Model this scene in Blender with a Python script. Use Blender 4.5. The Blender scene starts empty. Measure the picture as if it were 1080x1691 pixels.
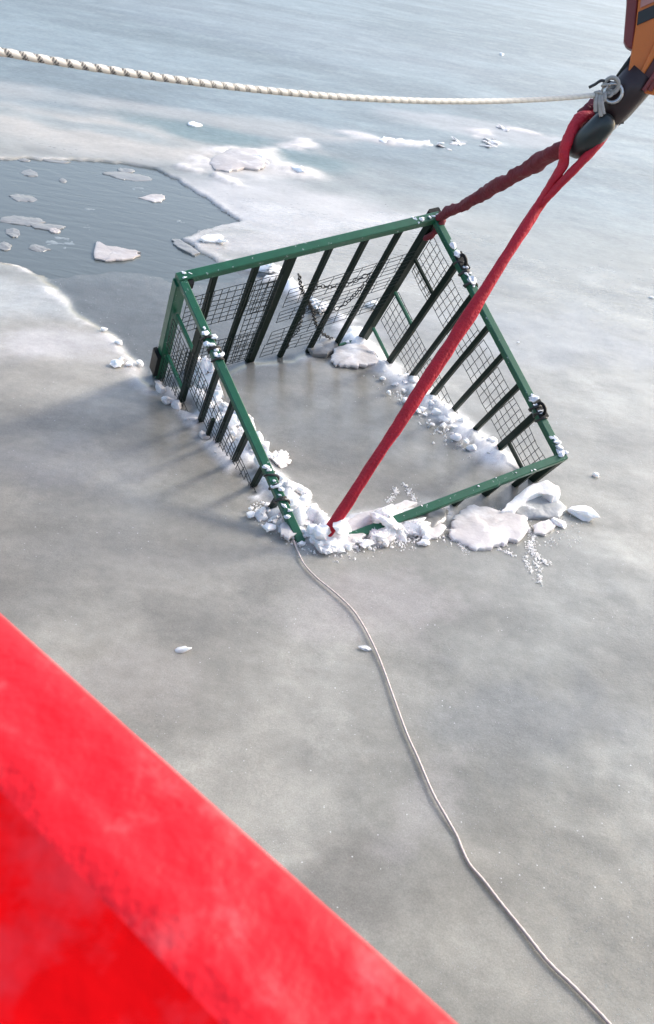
import bpy, bmesh, math, random
import numpy as np
from mathutils import Vector, Matrix

random.seed(7); rng = np.random.default_rng(7)
S = bpy.context.scene
COL = S.collection

# ------------------------------------------------------------------ camera
F = 1544.13; H = 2.91655
RW = np.array([[0.983, 0.1833, 0.0], [0.0989, -0.5304, 0.8419], [0.1544, -0.8277, -0.5396]])
U_, _, V_ = np.linalg.svd(RW); RW = U_ @ V_
CP = np.array([0.0, 0.0, H])
cd = bpy.data.cameras.new('camera'); cam = bpy.data.objects.new('camera', cd); COL.objects.link(cam)
cd.sensor_fit = 'VERTICAL'; cd.sensor_height = 24.0; cd.sensor_width = 24.0
cd.lens = F / 1691 * 24.0
cd.clip_start = 0.05; cd.clip_end = 5000
M = Matrix(np.array([RW[:, 0], -RW[:, 1], -RW[:, 2]]).T.tolist()).to_4x4()
M.translation = Vector(CP); cam.matrix_world = M
cd.dof.use_dof = True; cd.dof.focus_distance = 5.6; cd.dof.aperture_fstop = 4.2
S.camera = cam

# ------------------------------------------------------------------ sky, sun, exposure
SUN_AZ = math.radians(35.5)      # direction towards the sun, counter-clockwise from +X
SUN_EL = math.radians(33.0)
w = bpy.data.worlds.new('World'); S.world = w; w.use_nodes = True
nt = w.node_tree; bg = nt.nodes['Background']
sk = nt.nodes.new('ShaderNodeTexSky'); sk.sky_type = 'NISHITA'; sk.sun_disc = False
sk.sun_elevation = SUN_EL; sk.sun_rotation = math.radians(90) - SUN_AZ
sk.air_density = 1.0; sk.dust_density = 2.8; sk.ozone_density = 0.5
nt.links.new(sk.outputs[0], bg.inputs[0]); bg.inputs[1].default_value = 0.15
sl = bpy.data.lights.new('sun', 'SUN'); sl.energy = 1.5; sl.angle = math.radians(10.0); sl.color = (1.0, 0.97, 0.92)
sun = bpy.data.objects.new('sun', sl); COL.objects.link(sun)
sd = Vector((math.cos(SUN_EL) * math.cos(SUN_AZ), math.cos(SUN_EL) * math.sin(SUN_AZ), math.sin(SUN_EL)))
sun.rotation_euler = sd.to_track_quat('Z', 'Y').to_euler(); sun.location = (6, 6, 8)
S.view_settings.view_transform = 'Standard'; S.view_settings.look = 'None'
S.view_settings.gamma = 1.0; S.view_settings.exposure = 1.18

# ------------------------------------------------------------------ helpers
def ray(px):
    v = RW @ np.array([(px[0] - 540) / F, (px[1] - 845.5) / F, 1.0]); return v / np.linalg.norm(v)
def G(px, z=0.0):                       # where a sight line meets the level z
    v = ray(px); return CP + v * ((z - H) / v[2])
def D(px, d):                           # point at distance d
    return CP + ray(px) * d
def gp(poly, z=0.0): return np.array([G(p, z)[:2] for p in poly])

def hash2(ix, iy, s):
    n = (ix.astype(np.int64) * 374761393 + iy.astype(np.int64) * 668265263 + s * 1442695041) & 0xffffffff
    n = ((n ^ (n >> 13)) * 1274126177) & 0xffffffff
    return ((n ^ (n >> 16)) & 0xffff) / 65535.0
def vn(x, y, s=0):
    ix, iy = np.floor(x), np.floor(y); fx, fy = x - ix, y - iy
    fx = fx * fx * (3 - 2 * fx); fy = fy * fy * (3 - 2 * fy)
    a, b = hash2(ix, iy, s), hash2(ix + 1, iy, s); c, d = hash2(ix, iy + 1, s), hash2(ix + 1, iy + 1, s)
    return a + (b - a) * fx + (c - a) * fy + (a - b - c + d) * fx * fy
def fbm(x, y, s=0, o=4, g=0.5):
    t = 0; a = 1; n = 0
    for k in range(o):
        t = t + a * vn(x, y, s + k * 17); n += a; a *= g
        x = x * 2.03 + 5.1; y = y * 2.03 + 9.7
    return t / n
def ss(a, b, x):
    t = np.clip((x - a) / (b - a), 0, 1); return t * t * (3 - 2 * t)
def seg_dist(X, Y, poly, closed=False):
    d = np.full(X.shape, 1e9); P = np.asarray(poly); n = len(P)
    for i in range(n if closed else n - 1):
        a, b = P[i], P[(i + 1) % n]; e = b - a
        t = np.clip(((X - a[0]) * e[0] + (Y - a[1]) * e[1]) / (e @ e + 1e-12), 0, 1)
        d = np.minimum(d, np.hypot(X - a[0] - t * e[0], Y - a[1] - t * e[1]))
    return d
def inside(X, Y, poly):
    P = np.asarray(poly); n = len(P); r = np.zeros(X.shape, bool)
    for i in range(n):
        a, b = P[i], P[(i + 1) % n]
        c = ((a[1] > Y) != (b[1] > Y)) & (X < (b[0] - a[0]) * (Y - a[1]) / (b[1] - a[1] + 1e-15) + a[0])
        r ^= c
    return r
def sdist(X, Y, poly):
    d = seg_dist(X, Y, poly, True); return np.where(inside(X, Y, poly), -d, d)

def mesh_obj(name, verts, faces, mat, parent=None, loc=None, smooth=False, me=None):
    loc = Vector(loc) if loc is not None else (parent.location.copy() if parent else Vector((0, 0, 0)))
    if me is None:
        me = bpy.data.meshes.new(name)
        v = np.asarray(verts, float) - np.array(loc)
        me.from_pydata(v.tolist(), [], faces); me.update()
        if smooth: me.polygons.foreach_set('use_smooth', [True] * len(me.polygons))
        if mat: me.materials.append(mat)
    o = bpy.data.objects.new(name, me); COL.objects.link(o)
    if parent:
        o.parent = parent; o.location = loc - parent.location
        if parent.parent: o.location = loc - parent.location - parent.parent.location
    else: o.location = loc
    return o
def sub(name, verts, faces, mat, part, root, smooth=False):
    me = bpy.data.meshes.new(name)
    me.from_pydata((np.asarray(verts, float) - np.array(root.location) - np.array(part.location)).tolist(), [], faces); me.update()
    if smooth: me.polygons.foreach_set('use_smooth', [True] * len(me.polygons))
    me.materials.append(mat); o = bpy.data.objects.new(name, me); COL.objects.link(o); o.parent = part
    return o
def tag(o, label=None, cat=None, group=None, kind=None):
    if label: o['label'] = label
    if cat: o['category'] = cat
    if group: o['group'] = group
    if kind: o['kind'] = kind
    return o
def thing(name, loc, label, cat, group=None):
    o = bpy.data.objects.new(name, None); COL.objects.link(o); o.location = Vector(loc)
    o.empty_display_size = 0.1
    return tag(o, label, cat, group)

class MB:
    def __init__(s): s.v = []; s.f = []
    def add(s, v, f):
        n = len(s.v); s.v += [tuple(p) for p in v]; s.f += [tuple(i + n for i in q) for q in f]; return s
    def beam(s, a, b, e1, w1, w2, bev=0.0):
        a, b, e1 = np.array(a, float), np.array(b, float), np.array(e1, float)
        t = b - a; t /= np.linalg.norm(t); e1 = e1 - t * (e1 @ t); e1 /= np.linalg.norm(e1); e2 = np.cross(t, e1)
        if bev:
            x, y = w1 / 2, w2 / 2; k = bev
            pr = [(-x + k, -y), (x - k, -y), (x, -y + k), (x, y - k), (x - k, y), (-x + k, y), (-x, y - k), (-x, -y + k)]
        else:
            x, y = w1 / 2, w2 / 2; pr = [(-x, -y), (x, -y), (x, y), (-x, y)]
        n = len(pr)
        v = [a + e1 * p + e2 * q for p, q in pr] + [b + e1 * p + e2 * q for p, q in pr]
        f = [(i, (i + 1) % n, n + (i + 1) % n, n + i) for i in range(n)] + [tuple(range(n - 1, -1, -1)), tuple(range(n, 2 * n))]
        return s.add(v, f)
    def tube(s, pts, rad, n=10, sec=None, up=(0, 0, 1), caps=True, ell=1.0, twist=None, lump=None):
        P = np.array(pts, float); m = len(P)
        T = np.gradient(P, axis=0); T /= np.linalg.norm(T, axis=1)[:, None] + 1e-12
        u = np.array(up, float); u = u - T[0] * (u @ T[0])
        if np.linalg.norm(u) < 1e-3: u = np.cross(T[0], [1, 0, 0.3])
        u /= np.linalg.norm(u); V = []
        R = np.full(m, rad) if np.isscalar(rad) else np.asarray(rad)
        for i in range(m):
            u = u - T[i] * (u @ T[i]); u /= np.linalg.norm(u); w_ = np.cross(T[i], u)
            tw = 0 if twist is None else twist[i]
            for k in range(n):
                a = 2 * math.pi * k / n
                r = R[i] * (lump(i, a) if lump else 1.0)
                c, d = math.cos(a) * r, math.sin(a) * r * ell
                c2, d2 = c * math.cos(tw) - d * math.sin(tw), c * math.sin(tw) + d * math.cos(tw)
                V.append(P[i] + u * c2 + w_ * d2)
        Fc = [(i * n + k, i * n + (k + 1) % n, (i + 1) * n + (k + 1) % n, (i + 1) * n + k) for i in range(m - 1) for k in range(n)]
        if caps: Fc += [tuple(range(n - 1, -1, -1)), tuple(range((m - 1) * n, m * n))]
        return s.add(V, Fc)
    def torus(s, c, e1, e2, R, r, n=16, k=6, st=1.0):
        c = np.array(c); pts = [c + np.array(e1) * R * math.cos(2 * math.pi * i / n) * st + np.array(e2) * R * math.sin(2 * math.pi * i / n) for i in range(n)]
        ax = np.cross(e1, e2); V = []; Fc = []
        for i in range(n):
            o = pts[i] - c; o /= np.linalg.norm(o)
            for j in range(k):
                a = 2 * math.pi * j / k; V.append(pts[i] + o * r * math.cos(a) + ax * r * math.sin(a))
        for i in range(n):
            for j in range(k):
                Fc.append((i * k + j, ((i + 1) % n) * k + j, ((i + 1) % n) * k + (j + 1) % k, i * k + (j + 1) % k))
        return s.add(V, Fc)
    def prism(s, front, back):              # two matching outlines
        n = len(front)
        return s.add(list(front) + list(back), [tuple(range(n)), tuple(range(2 * n - 1, n - 1, -1))] + [(i, n + i, n + (i + 1) % n, (i + 1) % n) for i in range(n)])
    def obj(s, name, mat, parent=None, loc=None, smooth=False): return mesh_obj(name, s.v, s.f, mat, parent, loc, smooth)

def smooth_path(pts, n=60):                  # Catmull-Rom
    P = np.array(pts, float); P = np.vstack([2 * P[0] - P[1], P, 2 * P[-1] - P[-2]]); out = []
    m = len(P) - 3
    for t in np.linspace(0, m - 1e-6, n):
        i = int(t); f = t - i; a, b, c, d = P[i:i + 4]
        out.append(0.5 * (2 * b + (c - a) * f + (2 * a - 5 * b + 4 * c - d) * f * f + (3 * b - a - 3 * c + d) * f ** 3))
    return np.array(out)

# ------------------------------------------------------------------ materials
def mat(name, col, rough=0.5, metal=0.0, var=0.0, vscale=20, bump=0.0, bscale=60, spec=0.5, sss=0.0, sssr=(0.03, 0.04, 0.05), col2=None, c2lo=0.55, c2hi=0.65, c2scale=8, coat=0.0):
    m = bpy.data.materials.new(name); m.use_nodes = True; n = m.node_tree.nodes; l = m.node_tree.links
    b = n['Principled BSDF']; b.inputs['Roughness'].default_value = rough; b.inputs['Metallic'].default_value = metal
    b.inputs['Specular IOR Level'].default_value = spec; b.inputs['Coat Weight'].default_value = coat
    if sss:
        b.inputs['Subsurface Weight'].default_value = sss; b.inputs['Subsurface Radius'].default_value = sssr; b.inputs['Subsurface Scale'].default_value = 1.0
    geo = n.new('ShaderNodeNewGeometry')
    cur = None
    if var:
        t = n.new('ShaderNodeTexNoise'); t.inputs['Scale'].default_value = vscale; t.inputs['Detail'].default_value = 5
        l.new(geo.outputs['Position'], t.inputs['Vector'])
        r = n.new('ShaderNodeMix'); r.data_type = 'RGBA'
        r.inputs[6].default_value = (*[max(0, c * (1 - var)) for c in col], 1); r.inputs[7].default_value = (*[min(1, c * (1 + var)) for c in col], 1)
        l.new(t.outputs[0], r.inputs[0]); cur = r.outputs[2]
    if col2:
        t2 = n.new('ShaderNodeTexNoise'); t2.inputs['Scale'].default_value = c2scale; t2.inputs['Detail'].default_value = 6; t2.inputs['Roughness'].default_value = 0.65
        l.new(geo.outputs['Position'], t2.inputs['Vector'])
        mr = n.new('ShaderNodeMapRange'); mr.inputs[1].default_value = c2lo; mr.inputs[2].default_value = c2hi
        l.new(t2.outputs[0], mr.inputs[0])
        r2 = n.new('ShaderNodeMix'); r2.data_type = 'RGBA'; l.new(mr.outputs[0], r2.inputs[0])
        if cur: l.new(cur, r2.inputs[6])
        else: r2.inputs[6].default_value = (*col, 1)
        r2.inputs[7].default_value = (*col2, 1); cur = r2.outputs[2]
    if cur: l.new(cur, b.inputs['Base Color'])
    else: b.inputs['Base Color'].default_value = (*col, 1)
    if bump:
        t = n.new('ShaderNodeTexNoise'); t.inputs['Scale'].default_value = bscale; t.inputs['Detail'].default_value = 6
        l.new(geo.outputs['Position'], t.inputs['Vector'])
        bp = n.new('ShaderNodeBump'); bp.inputs['Strength'].default_value = 1.0; bp.inputs['Distance'].default_value = bump
        l.new(t.outputs[0], bp.inputs['Height']); l.new(bp.outputs[0], b.inputs['Normal'])
    return m

M_green = mat('green_paint', (0.006, 0.095, 0.046), 0.38, var=0.35, vscale=14, bump=0.0008, bscale=120, col2=(0.55, 0.6, 0.6), c2lo=0.64, c2hi=0.70, c2scale=30)
M_bar = mat('shaded_green_paint', (0.002, 0.013, 0.008), 0.5, var=0.4, vscale=18, spec=.18, col2=(0.12, 0.15, 0.14), c2lo=0.70, c2hi=0.78, c2scale=30)  # the rails' green darkened, shade on the bars put into the colour
M_wire = mat('mesh_wire', (0.008, 0.016, 0.013), 0.45, var=0.4, vscale=30)
M_black = mat('black_steel', (0.008, 0.009, 0.009), 0.5, spec=.2, var=0.5, vscale=12, bump=0.001, bscale=60)
M_chain = mat('dark_chain_steel', (0.06, 0.058, 0.055), 0.45, metal=0.6, var=0.5, vscale=40)
M_snow = mat('packed_snow', (0.91, 0.895, 0.88), 0.65, var=0.06, vscale=14, bump=0.004, bscale=55, sss=0.7, sssr=(0.03, 0.034, 0.036))
M_frost = mat('frost_crust', (0.8, 0.82, 0.84), 0.6, var=0.1, vscale=40, bump=0.004, bscale=90)
M_slab = mat('snowy_ice_slab', (0.58, 0.545, 0.525), 0.3, var=0.14, vscale=7, bump=0.004, bscale=26, col2=(.78, .76, .75), c2lo=.5, c2hi=.68, c2scale=6, sss=0.6, sssr=(0.04, 0.04, 0.045))
M_pale = mat('pale_tan_floe_ice', (0.43, 0.385, 0.36), 0.35, var=0.2, vscale=5, bump=0.004, bscale=20, col2=(.62, .59, .57), c2lo=.5, c2hi=.68, c2scale=4)
M_grey_slab = mat('grey_wet_ice', (0.36, 0.37, 0.37), 0.22, var=0.22, vscale=9, bump=0.006, bscale=24, col2=(0.78, 0.78, 0.78), c2lo=0.56, c2hi=0.66, c2scale=9)
M_floe = mat('floe_ice', (0.225, 0.22, 0.21), 0.3, var=0.2, vscale=3.5, bump=0.006, bscale=14)
M_floe_wet = mat('soaked_floe_ice', (0.19, 0.21, 0.21), 0.22, var=0.22, vscale=3, bump=0.006, bscale=14)
M_red = mat('red_sling_webbing', (0.50, 0.009, 0.026), 0.65, var=0.35, vscale=16, bump=0.010, bscale=60, col2=(0.62, 0.12, 0.02), c2lo=0.66, c2hi=0.75, c2scale=14)
M_maroon = mat('maroon_sling_webbing', (0.16, 0.013, 0.022), 0.7, var=0.35, vscale=20, bump=0.008, bscale=45)
M_orange = mat('orange_paint', (0.60, 0.15, 0.022), 0.45, var=0.14, vscale=9, bump=0.0012, bscale=60, col2=(0.3, 0.06, 0.03), c2lo=0.64, c2hi=0.72, c2scale=9)
M_cheek = mat('oxide_red_paint', (0.19, 0.035, 0.035), 0.5, var=0.25, vscale=12, bump=0.001)
M_dkred = mat('recess_shade_red', (0.09, 0.018, 0.02), 0.5, var=0.5, vscale=20)
M_stripe = mat('black_band_paint', (0.018, 0.02, 0.022), 0.5, var=0.2)
M_line = mat('pale_cord', (0.60, 0.50, 0.46), 0.7, var=0.25, vscale=60, bump=0.001, bscale=400)
M_oldrope = mat('grey_wet_rope', (0.42, 0.385, 0.35), 0.7, var=0.3, vscale=60, bump=0.002, bscale=200)
M_steel = mat('galvanised_steel', (0.5, 0.5, 0.5), 0.35, metal=0.9, var=0.2)
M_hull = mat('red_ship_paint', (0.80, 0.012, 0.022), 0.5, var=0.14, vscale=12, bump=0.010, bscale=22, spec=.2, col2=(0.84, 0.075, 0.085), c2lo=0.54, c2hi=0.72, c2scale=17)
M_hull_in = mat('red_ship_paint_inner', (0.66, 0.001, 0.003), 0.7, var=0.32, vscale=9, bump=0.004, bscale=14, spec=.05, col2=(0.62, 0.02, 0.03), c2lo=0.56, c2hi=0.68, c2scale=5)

def ice_material():
    m = bpy.data.materials.new('sea_ice'); m.use_nodes = True; n = m.node_tree.nodes; l = m.node_tree.links
    b = n['Principled BSDF']; geo = n.new('ShaderNodeNewGeometry')
    at = n.new('ShaderNodeAttribute'); at.attribute_name = 'albedo'
    rg = n.new('ShaderNodeAttribute'); rg.attribute_name = 'gloss'
    mp = n.new('ShaderNodeMapping'); mp.inputs['Rotation'].default_value = (0, 0, math.radians(-20)); mp.inputs['Scale'].default_value = (1.0, 1.7, 1)
    l.new(geo.outputs['Position'], mp.inputs['Vector'])
    def noise(scale, det, rough=0.55, src=mp.outputs[0]):
        t = n.new('ShaderNodeTexNoise'); t.inputs['Scale'].default_value = scale; t.inputs['Detail'].default_value = det; t.inputs['Roughness'].default_value = rough
        l.new(src, t.inputs['Vector']); return t.outputs[0]
    def mr(x, a, b_, c, d):
        t = n.new('ShaderNodeMapRange'); t.inputs[1].default_value = a; t.inputs[2].default_value = b_; t.inputs[3].default_value = c; t.inputs[4].default_value = d
        l.new(x, t.inputs[0]); return t.outputs[0]
    def math_(op, a, c):
        t = n.new('ShaderNodeMath'); t.operation = op
        for i, x in enumerate((a, c)):
            if isinstance(x, float): t.inputs[i].default_value = x
            else: l.new(x, t.inputs[i])
        return t.outputs[0]
    k1 = mr(noise(1.6, 6), 0.3, 0.7, 0.86, 1.14); k2 = mr(noise(16, 6, 0.7, geo.outputs['Position']), 0.25, 0.75, 0.87, 1.12)
    k3 = mr(noise(170, 3, 0.75, geo.outputs['Position']), 0.3, 0.7, 0.82, 1.18)
    k = math_('MULTIPLY', math_('MULTIPLY', k1, k2), k3)
    vm = n.new('ShaderNodeVectorMath'); vm.operation = 'SCALE'; l.new(at.outputs['Color'], vm.inputs[0]); l.new(k, vm.inputs['Scale'])
    # frost grains, with sparkle painted in as white dots
    vo = n.new('ShaderNodeTexVoronoi'); vo.inputs['Scale'].default_value = 55; l.new(geo.outputs['Position'], vo.inputs['Vector'])
    sep = n.new('ShaderNodeSeparateColor'); l.new(vo.outputs['Color'], sep.inputs[0])
    dot = math_('MULTIPLY', math_('LESS_THAN', vo.outputs['Distance'], 0.16), math_('GREATER_THAN', sep.outputs[0], 0.94))
    dens = mr(noise(1.3, 3), 0.45, 0.62, 0.0, 0.8)
    dot = math_('MULTIPLY', dot, dens)
    mx = n.new('ShaderNodeMix'); mx.data_type = 'RGBA'; l.new(dot, mx.inputs[0]); l.new(vm.outputs[0], mx.inputs[6]); mx.inputs[7].default_value = (0.8, 0.81, 0.82, 1)
    l.new(mx.outputs[2], b.inputs['Base Color'])
    rr = math_('ADD', rg.outputs['Fac'], mr(noise(9, 5), 0.3, 0.7, -0.06, 0.08)); l.new(rr, b.inputs['Roughness'])
    b.inputs['IOR'].default_value = 1.33
    b.inputs['Subsurface Weight'].default_value = 0.75; b.inputs['Subsurface Radius'].default_value = (0.20, 0.21, 0.22); b.inputs['Subsurface Scale'].default_value = 1.0
    h = math_('ADD', math_('MULTIPLY', noise(4, 4), 0.003), math_('MULTIPLY', noise(60, 5, 0.6, geo.outputs['Position']), 0.0016))
    bp = n.new('ShaderNodeBump'); bp.inputs['Strength'].default_value = 0.8; bp.inputs['Distance'].default_value = 1.0
    l.new(h, bp.inputs['Height']); l.new(bp.outputs[0], b.inputs['Normal'])
    return m
M_ice = ice_material()

def water_material():
    m = bpy.data.materials.new('dark_sea_water'); m.use_nodes = True; n = m.node_tree.nodes; l = m.node_tree.links
    b = n['Principled BSDF']; b.inputs['Base Color'].default_value = (0.098, 0.112, 0.110, 1); b.inputs['Roughness'].default_value = 0.2; b.inputs['IOR'].default_value = 1.33
    geo = n.new('ShaderNodeNewGeometry'); mp = n.new('ShaderNodeMapping'); mp.inputs['Rotation'].default_value = (0, 0, math.radians(15)); mp.inputs['Scale'].default_value = (1, 2.6, 1)
    l.new(geo.outputs['Position'], mp.inputs['Vector'])
    t = n.new('ShaderNodeTexNoise'); t.inputs['Scale'].default_value = 3.4; t.inputs['Detail'].default_value = 6; t.inputs['Distortion'].default_value = 0.5
    l.new(mp.outputs[0], t.inputs['Vector'])
    bp = n.new('ShaderNodeBump'); bp.inputs['Strength'].default_value = 0.28; bp.inputs['Distance'].default_value = 0.02
    l.new(t.outputs[0], bp.inputs['Height']); l.new(bp.outputs[0], b.inputs['Normal'])
    return m
M_water = water_material()

# ------------------------------------------------------------------ cage frame of reference (needed by the ice round it)
CA = np.array([[0.7984, 0.5666, -0.2036], [0.5708, -0.6045, 0.5556], [0.1917, -0.5599, -0.8061]])
U_, _, V_ = np.linalg.svd(CA); CA = U_ @ V_
EX, EY, EZ = CA.T                       # along the back, towards the sunken front, down the bars
CO = np.array([-1.0919, 5.2548, 0.959]); CW = 1.8; CL = 1.7989
def cg(x, y, d=0.0): return CO + EX * x + EY * y + EZ * d
def wl(x, y):                           # where a bar from the rim meets the ice
    p = cg(x, y); return p - EZ * (p[2] / EZ[2])
def FP(px, org, e1, e2):                # point of a cage face along a sight line
    v = ray(px); n = np.cross(e1, e2); return CP + v * (((org - CP) @ n) / (v @ n))

# ------------------------------------------------------------------ the ice sheet and the water
LEAD = [(-220, 266), (-60, 259), (0, 258), (60, 259), (140, 262), (200, 266), (250, 275), (290, 292), (330, 318), (365, 343), (393, 360),
        (362, 367), (327, 374), (302, 388), (322, 402), (346, 424), (338, 443), (290, 441), (235, 430), (170, 426), (110, 429), (50, 433), (0, 424), (-80, 420), (-220, 418)]
LEADW = gp(LEAD); WZ = -.038
CHAN = gp([(50, 432), (110, 428), (170, 425), (235, 430), (290, 440), (345, 425), (425, 445), (482, 477), (535, 512), (560, 565), (470, 588), (400, 600), (340, 630), (262, 640), (236, 606), (205, 572), (180, 546), (132, 516), (95, 470)])
def build_ice():
    NR, NC = 980, 560
    ys = 0.75 * (600 / 0.75) ** (np.linspace(0, 1, NR)); s = np.linspace(-1, 1, NC)
    Y = np.repeat(ys[:, None], NC, 1); X = s[None, :] * (Y * 0.85 + 1.3)
    wx = X + 0.14 * (fbm(X * 2.1, Y * 2.1, 3) - .5); wy = Y + 0.14 * (fbm(X * 2.1, Y * 2.1, 31) - .5)
    j = 0.10 * (fbm(X * 6, Y * 6, 77, 5) - .5)
    lead = sdist(wx, wy, LEADW) + j
    chan = sdist(wx, wy, CHAN) + j
    z = 0.012 * (fbm(X * 1.4, Y * 1.4, 5) - .5) + 0.006 * (fbm(X * 7, Y * 7, 9) - .5)
    # albedo
    big = fbm(X * 0.55 + 3, Y * 0.8, 11, 5); mid = fbm(X * 1.7, Y * 2.2, 13, 5)
    base = np.array([0.268, 0.266, 0.243])
    alb = base[None, None] * (0.84 + 0.32 * ss(.3, .7, 0.5 * big + 0.5 * mid))[..., None]
    rough = np.full(X.shape, 0.14)
    warm = ss(.45, .7, fbm(X * 0.5 - 7, Y * 0.6, 21, 4))
    alb *= (1 + np.array([0.03, 0.0, -0.035])[None, None] * warm[..., None])
    veil = 1 - np.abs(fbm(X * 1.1 + 2, Y * 1.5 + fbm(X * .9, Y * .9, 91) * 1.2, 93, 5) - .5) * 6
    veil = np.clip(veil, 0, 1) ** 1.5 * ss(.4, .65, fbm(X * .7, Y * .9, 95, 3)); alb = alb * (1 + .30 * veil[..., None])
    cl = ss(.52, .62, fbm(X * 1.3 + 40, Y * 1.9, 97, 6, .6)); alb = alb * (1 + .10 * cl[..., None] * np.array([1.05, 1., .96]))
    dk = ss(.55, .68, fbm(X * 1.6 - 20, Y * 2.0, 99, 6, .6)); alb = alb * (1 - .09 * dk[..., None]); rough = rough - .05 * dk
    side = ss(-.8, 1.6, X - .12 * (Y - 4))[..., None]; alb = alb * ((1 - side) * np.array([1.035, 1.0, .97]) + side * np.array([.975, 1.0, 1.01]))
    far = ss(8.5, 15, Y); alb = alb * (1 - far[..., None]) + far[..., None] * np.array([0.165, 0.20, 0.212]) * (0.84 + .32 * ss(.35, .65, fbm(X * .22, Y * .5, 71, 5, .6)))[..., None]  # far ice tinted blue, sky reflection put into the colour
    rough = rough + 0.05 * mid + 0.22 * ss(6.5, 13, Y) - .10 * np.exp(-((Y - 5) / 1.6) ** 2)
    def patch(px, rad, col, amt, warp=0.5, ang=0.0, asp=1.0):
        nonlocal alb
        c = G(px); dx, dy = X - c[0], Y - c[1]
        ca, sa = math.cos(ang), math.sin(ang)
        u, v = dx * ca + dy * sa, (-dx * sa + dy * ca) * asp
        r = np.hypot(u, v) / rad + warp * (fbm(X * 2.6 / max(rad, .4), Y * 2.6 / max(rad, .4), 41, 5) - .5) * 2
        k = (amt * (1 - ss(0.35, 1.1, r)))[..., None]
        alb = alb * (1 - k) + np.array(col) * k
    pale = (0.48, 0.455, 0.435)
    patch((90, 570), 1.0, pale, 0.85, .6, .5, 2.4); patch((30, 490), 0.9, (0.40, 0.41, 0.40), .6, .5, 0.3, 2.0)
    patch((470, 340), 1.9, (0.50, 0.48, 0.465), 0.75, .6, .4, 1.5); patch((400, 272), 1.0, (0.58, 0.55, 0.52), 0.8, .5, .2, 1.4)
    patch((120, 215), 4.5, (0.42, 0.385, 0.34), 0.85, .6, .2, 3.2); patch((260, 185), 4.0, (0.36, 0.34, 0.315), 0.6, .6, .2, 4.5); patch((400, 400), 0.9, pale, .7, .6, .4, 2)
    patch((560, 545), 0.6, (0.45, 0.44, 0.43), .4, .6, .5, 1.6); patch((800, 215), 2.4, (0.36, 0.35, 0.35), .6, .6, .1, 2.2)
    patch((370, 230), 2.4, (0.12, 0.175, 0.18), .9, .5, -.25, 3.2); patch((120, 205), 1.6, (0.17, 0.22, 0.23), .55, .6, 0, 4)
    patch((540, 60), 9, (0.2, 0.225, 0.24), .4, .7, 0, 1.5); patch((340, 52), 5, (0.15, 0.18, 0.2), .5, .5, -.5, 6)
    patch((560, 1460), 0.35, (0.16, 0.153, 0.138), .55, .6, .9, 1.4); patch((350, 1010), 0.42, (0.17, 0.165, 0.15), .4, .6, .3, 1.6)  # first patch paints a soft dark reflection streak into the ice colour
    patch((250, 900), 0.7, (0.215, 0.207, 0.19), .4, .7, .3, 2.0); patch((880, 1180), 0.6, (0.21, 0.22, 0.22), .5, .7, .3, 1.8)
    patch((210, 1130), 0.35, (0.36, 0.34, 0.31), .6, .5, .3, 1.3); patch((620, 1000), 0.6, (0.40, 0.375, 0.36), .5, .6, .3, 1.8); patch((700, 1340), .35, (0.35, 0.34, 0.325), .5, .6, 1.1, 2.2)
    patch((930, 560), 1.3, (0.31, 0.32, 0.325), .5, .6, .4, 1.6); patch((540, 690), .9, (0.235, 0.24, 0.23), .7, .5, .5, 1.5); patch((120, 770), .7, (0.28, 0.265, 0.248), .5, .6, .3, 2.0)
    # new grey ice in the channel
    k = 1 - ss(-0.03, 0.09, chan)
    alb = alb * (1 - k[..., None]) + k[..., None] * np.array([0.118, 0.122, 0.117]) * (0.85 + .3 * mid)[..., None]
    z = z - 0.026 * k; rough = rough - 0.05 * k
    # pale lip where the channel and lead end
    lip = np.exp(-((chan - 0.07) / 0.06) ** 2) * ss(.38, .62, fbm(X * 4, Y * 4, 51)) * (X < 0) * 0.8
    lip = np.maximum(lip, np.exp(-((lead - 0.06) / 0.05) ** 2) * 0.5 * ss(.4, .6, fbm(X * 3, Y * 3, 53)))
    z += 0.006 * lip; alb = alb * (1 - .75 * lip[..., None]) + .75 * lip[..., None] * np.array([0.66, 0.63, 0.61]); rough += .2 * lip
    # low ridges of pushed-up snow, along traced lines
    def ridge(pts, wid, hh, col=(0.8, 0.8, 0.81), fr=6, thr=.35):
        nonlocal z, alb, rough
        P = np.array(pts); d = seg_dist(wx * .4 + X * .6, wy * .4 + Y * .6, P)
        nn = fbm(X * fr, Y * fr, 61, 5); g = np.exp(-(d / wid) ** 2) * ss(thr, thr + .3, nn)
        z += hh * g * (0.25 + 1.5 * fbm(X * 20, Y * 20, 63, 4) ** 1.5); k2 = np.clip(g * 1.6, 0, 1)[..., None]
        alb = alb * (1 - k2) + k2 * np.array(col); rough = rough + .3 * k2[..., 0]
    E = lambda x, y, off=(0, 0): wl(x, y)[:2] + np.array(off)
    ridge([E(CW, y) + np.array([-.09, -.02]) for y in np.linspace(0.0, 1.6, 8)], .11, .06, thr=.25)
    ridge([E(0, y) + np.array([.11, .04]) for y in np.linspace(.3, 1.7, 8)], .085, .09, thr=.25)
    ridge([E(0, y) + np.array([-.03, -.04]) for y in np.linspace(.05, 1.6, 8)], .04, .03, (0.55, .53, .52))
    ridge(gp([(418, 442), (470, 468), (508, 492), (540, 515), (590, 545)]), .085, .07)
    ridge(gp([(425, 825), (455, 848), (500, 868), (545, 893)]), .08, .045, thr=.3)
    ridge(gp([(545, 880), (600, 862), (660, 858), (720, 850)]), .085, .06, thr=.2)
    ridge(gp([(305, 275), (345, 286), (393, 303)]), .10, .05, (.6, .57, .55))
    ridge(gp([(640, 234), (700, 240), (760, 238), (812, 236)]), .16, .07, (.66, .64, .63), 3, .42)
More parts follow.
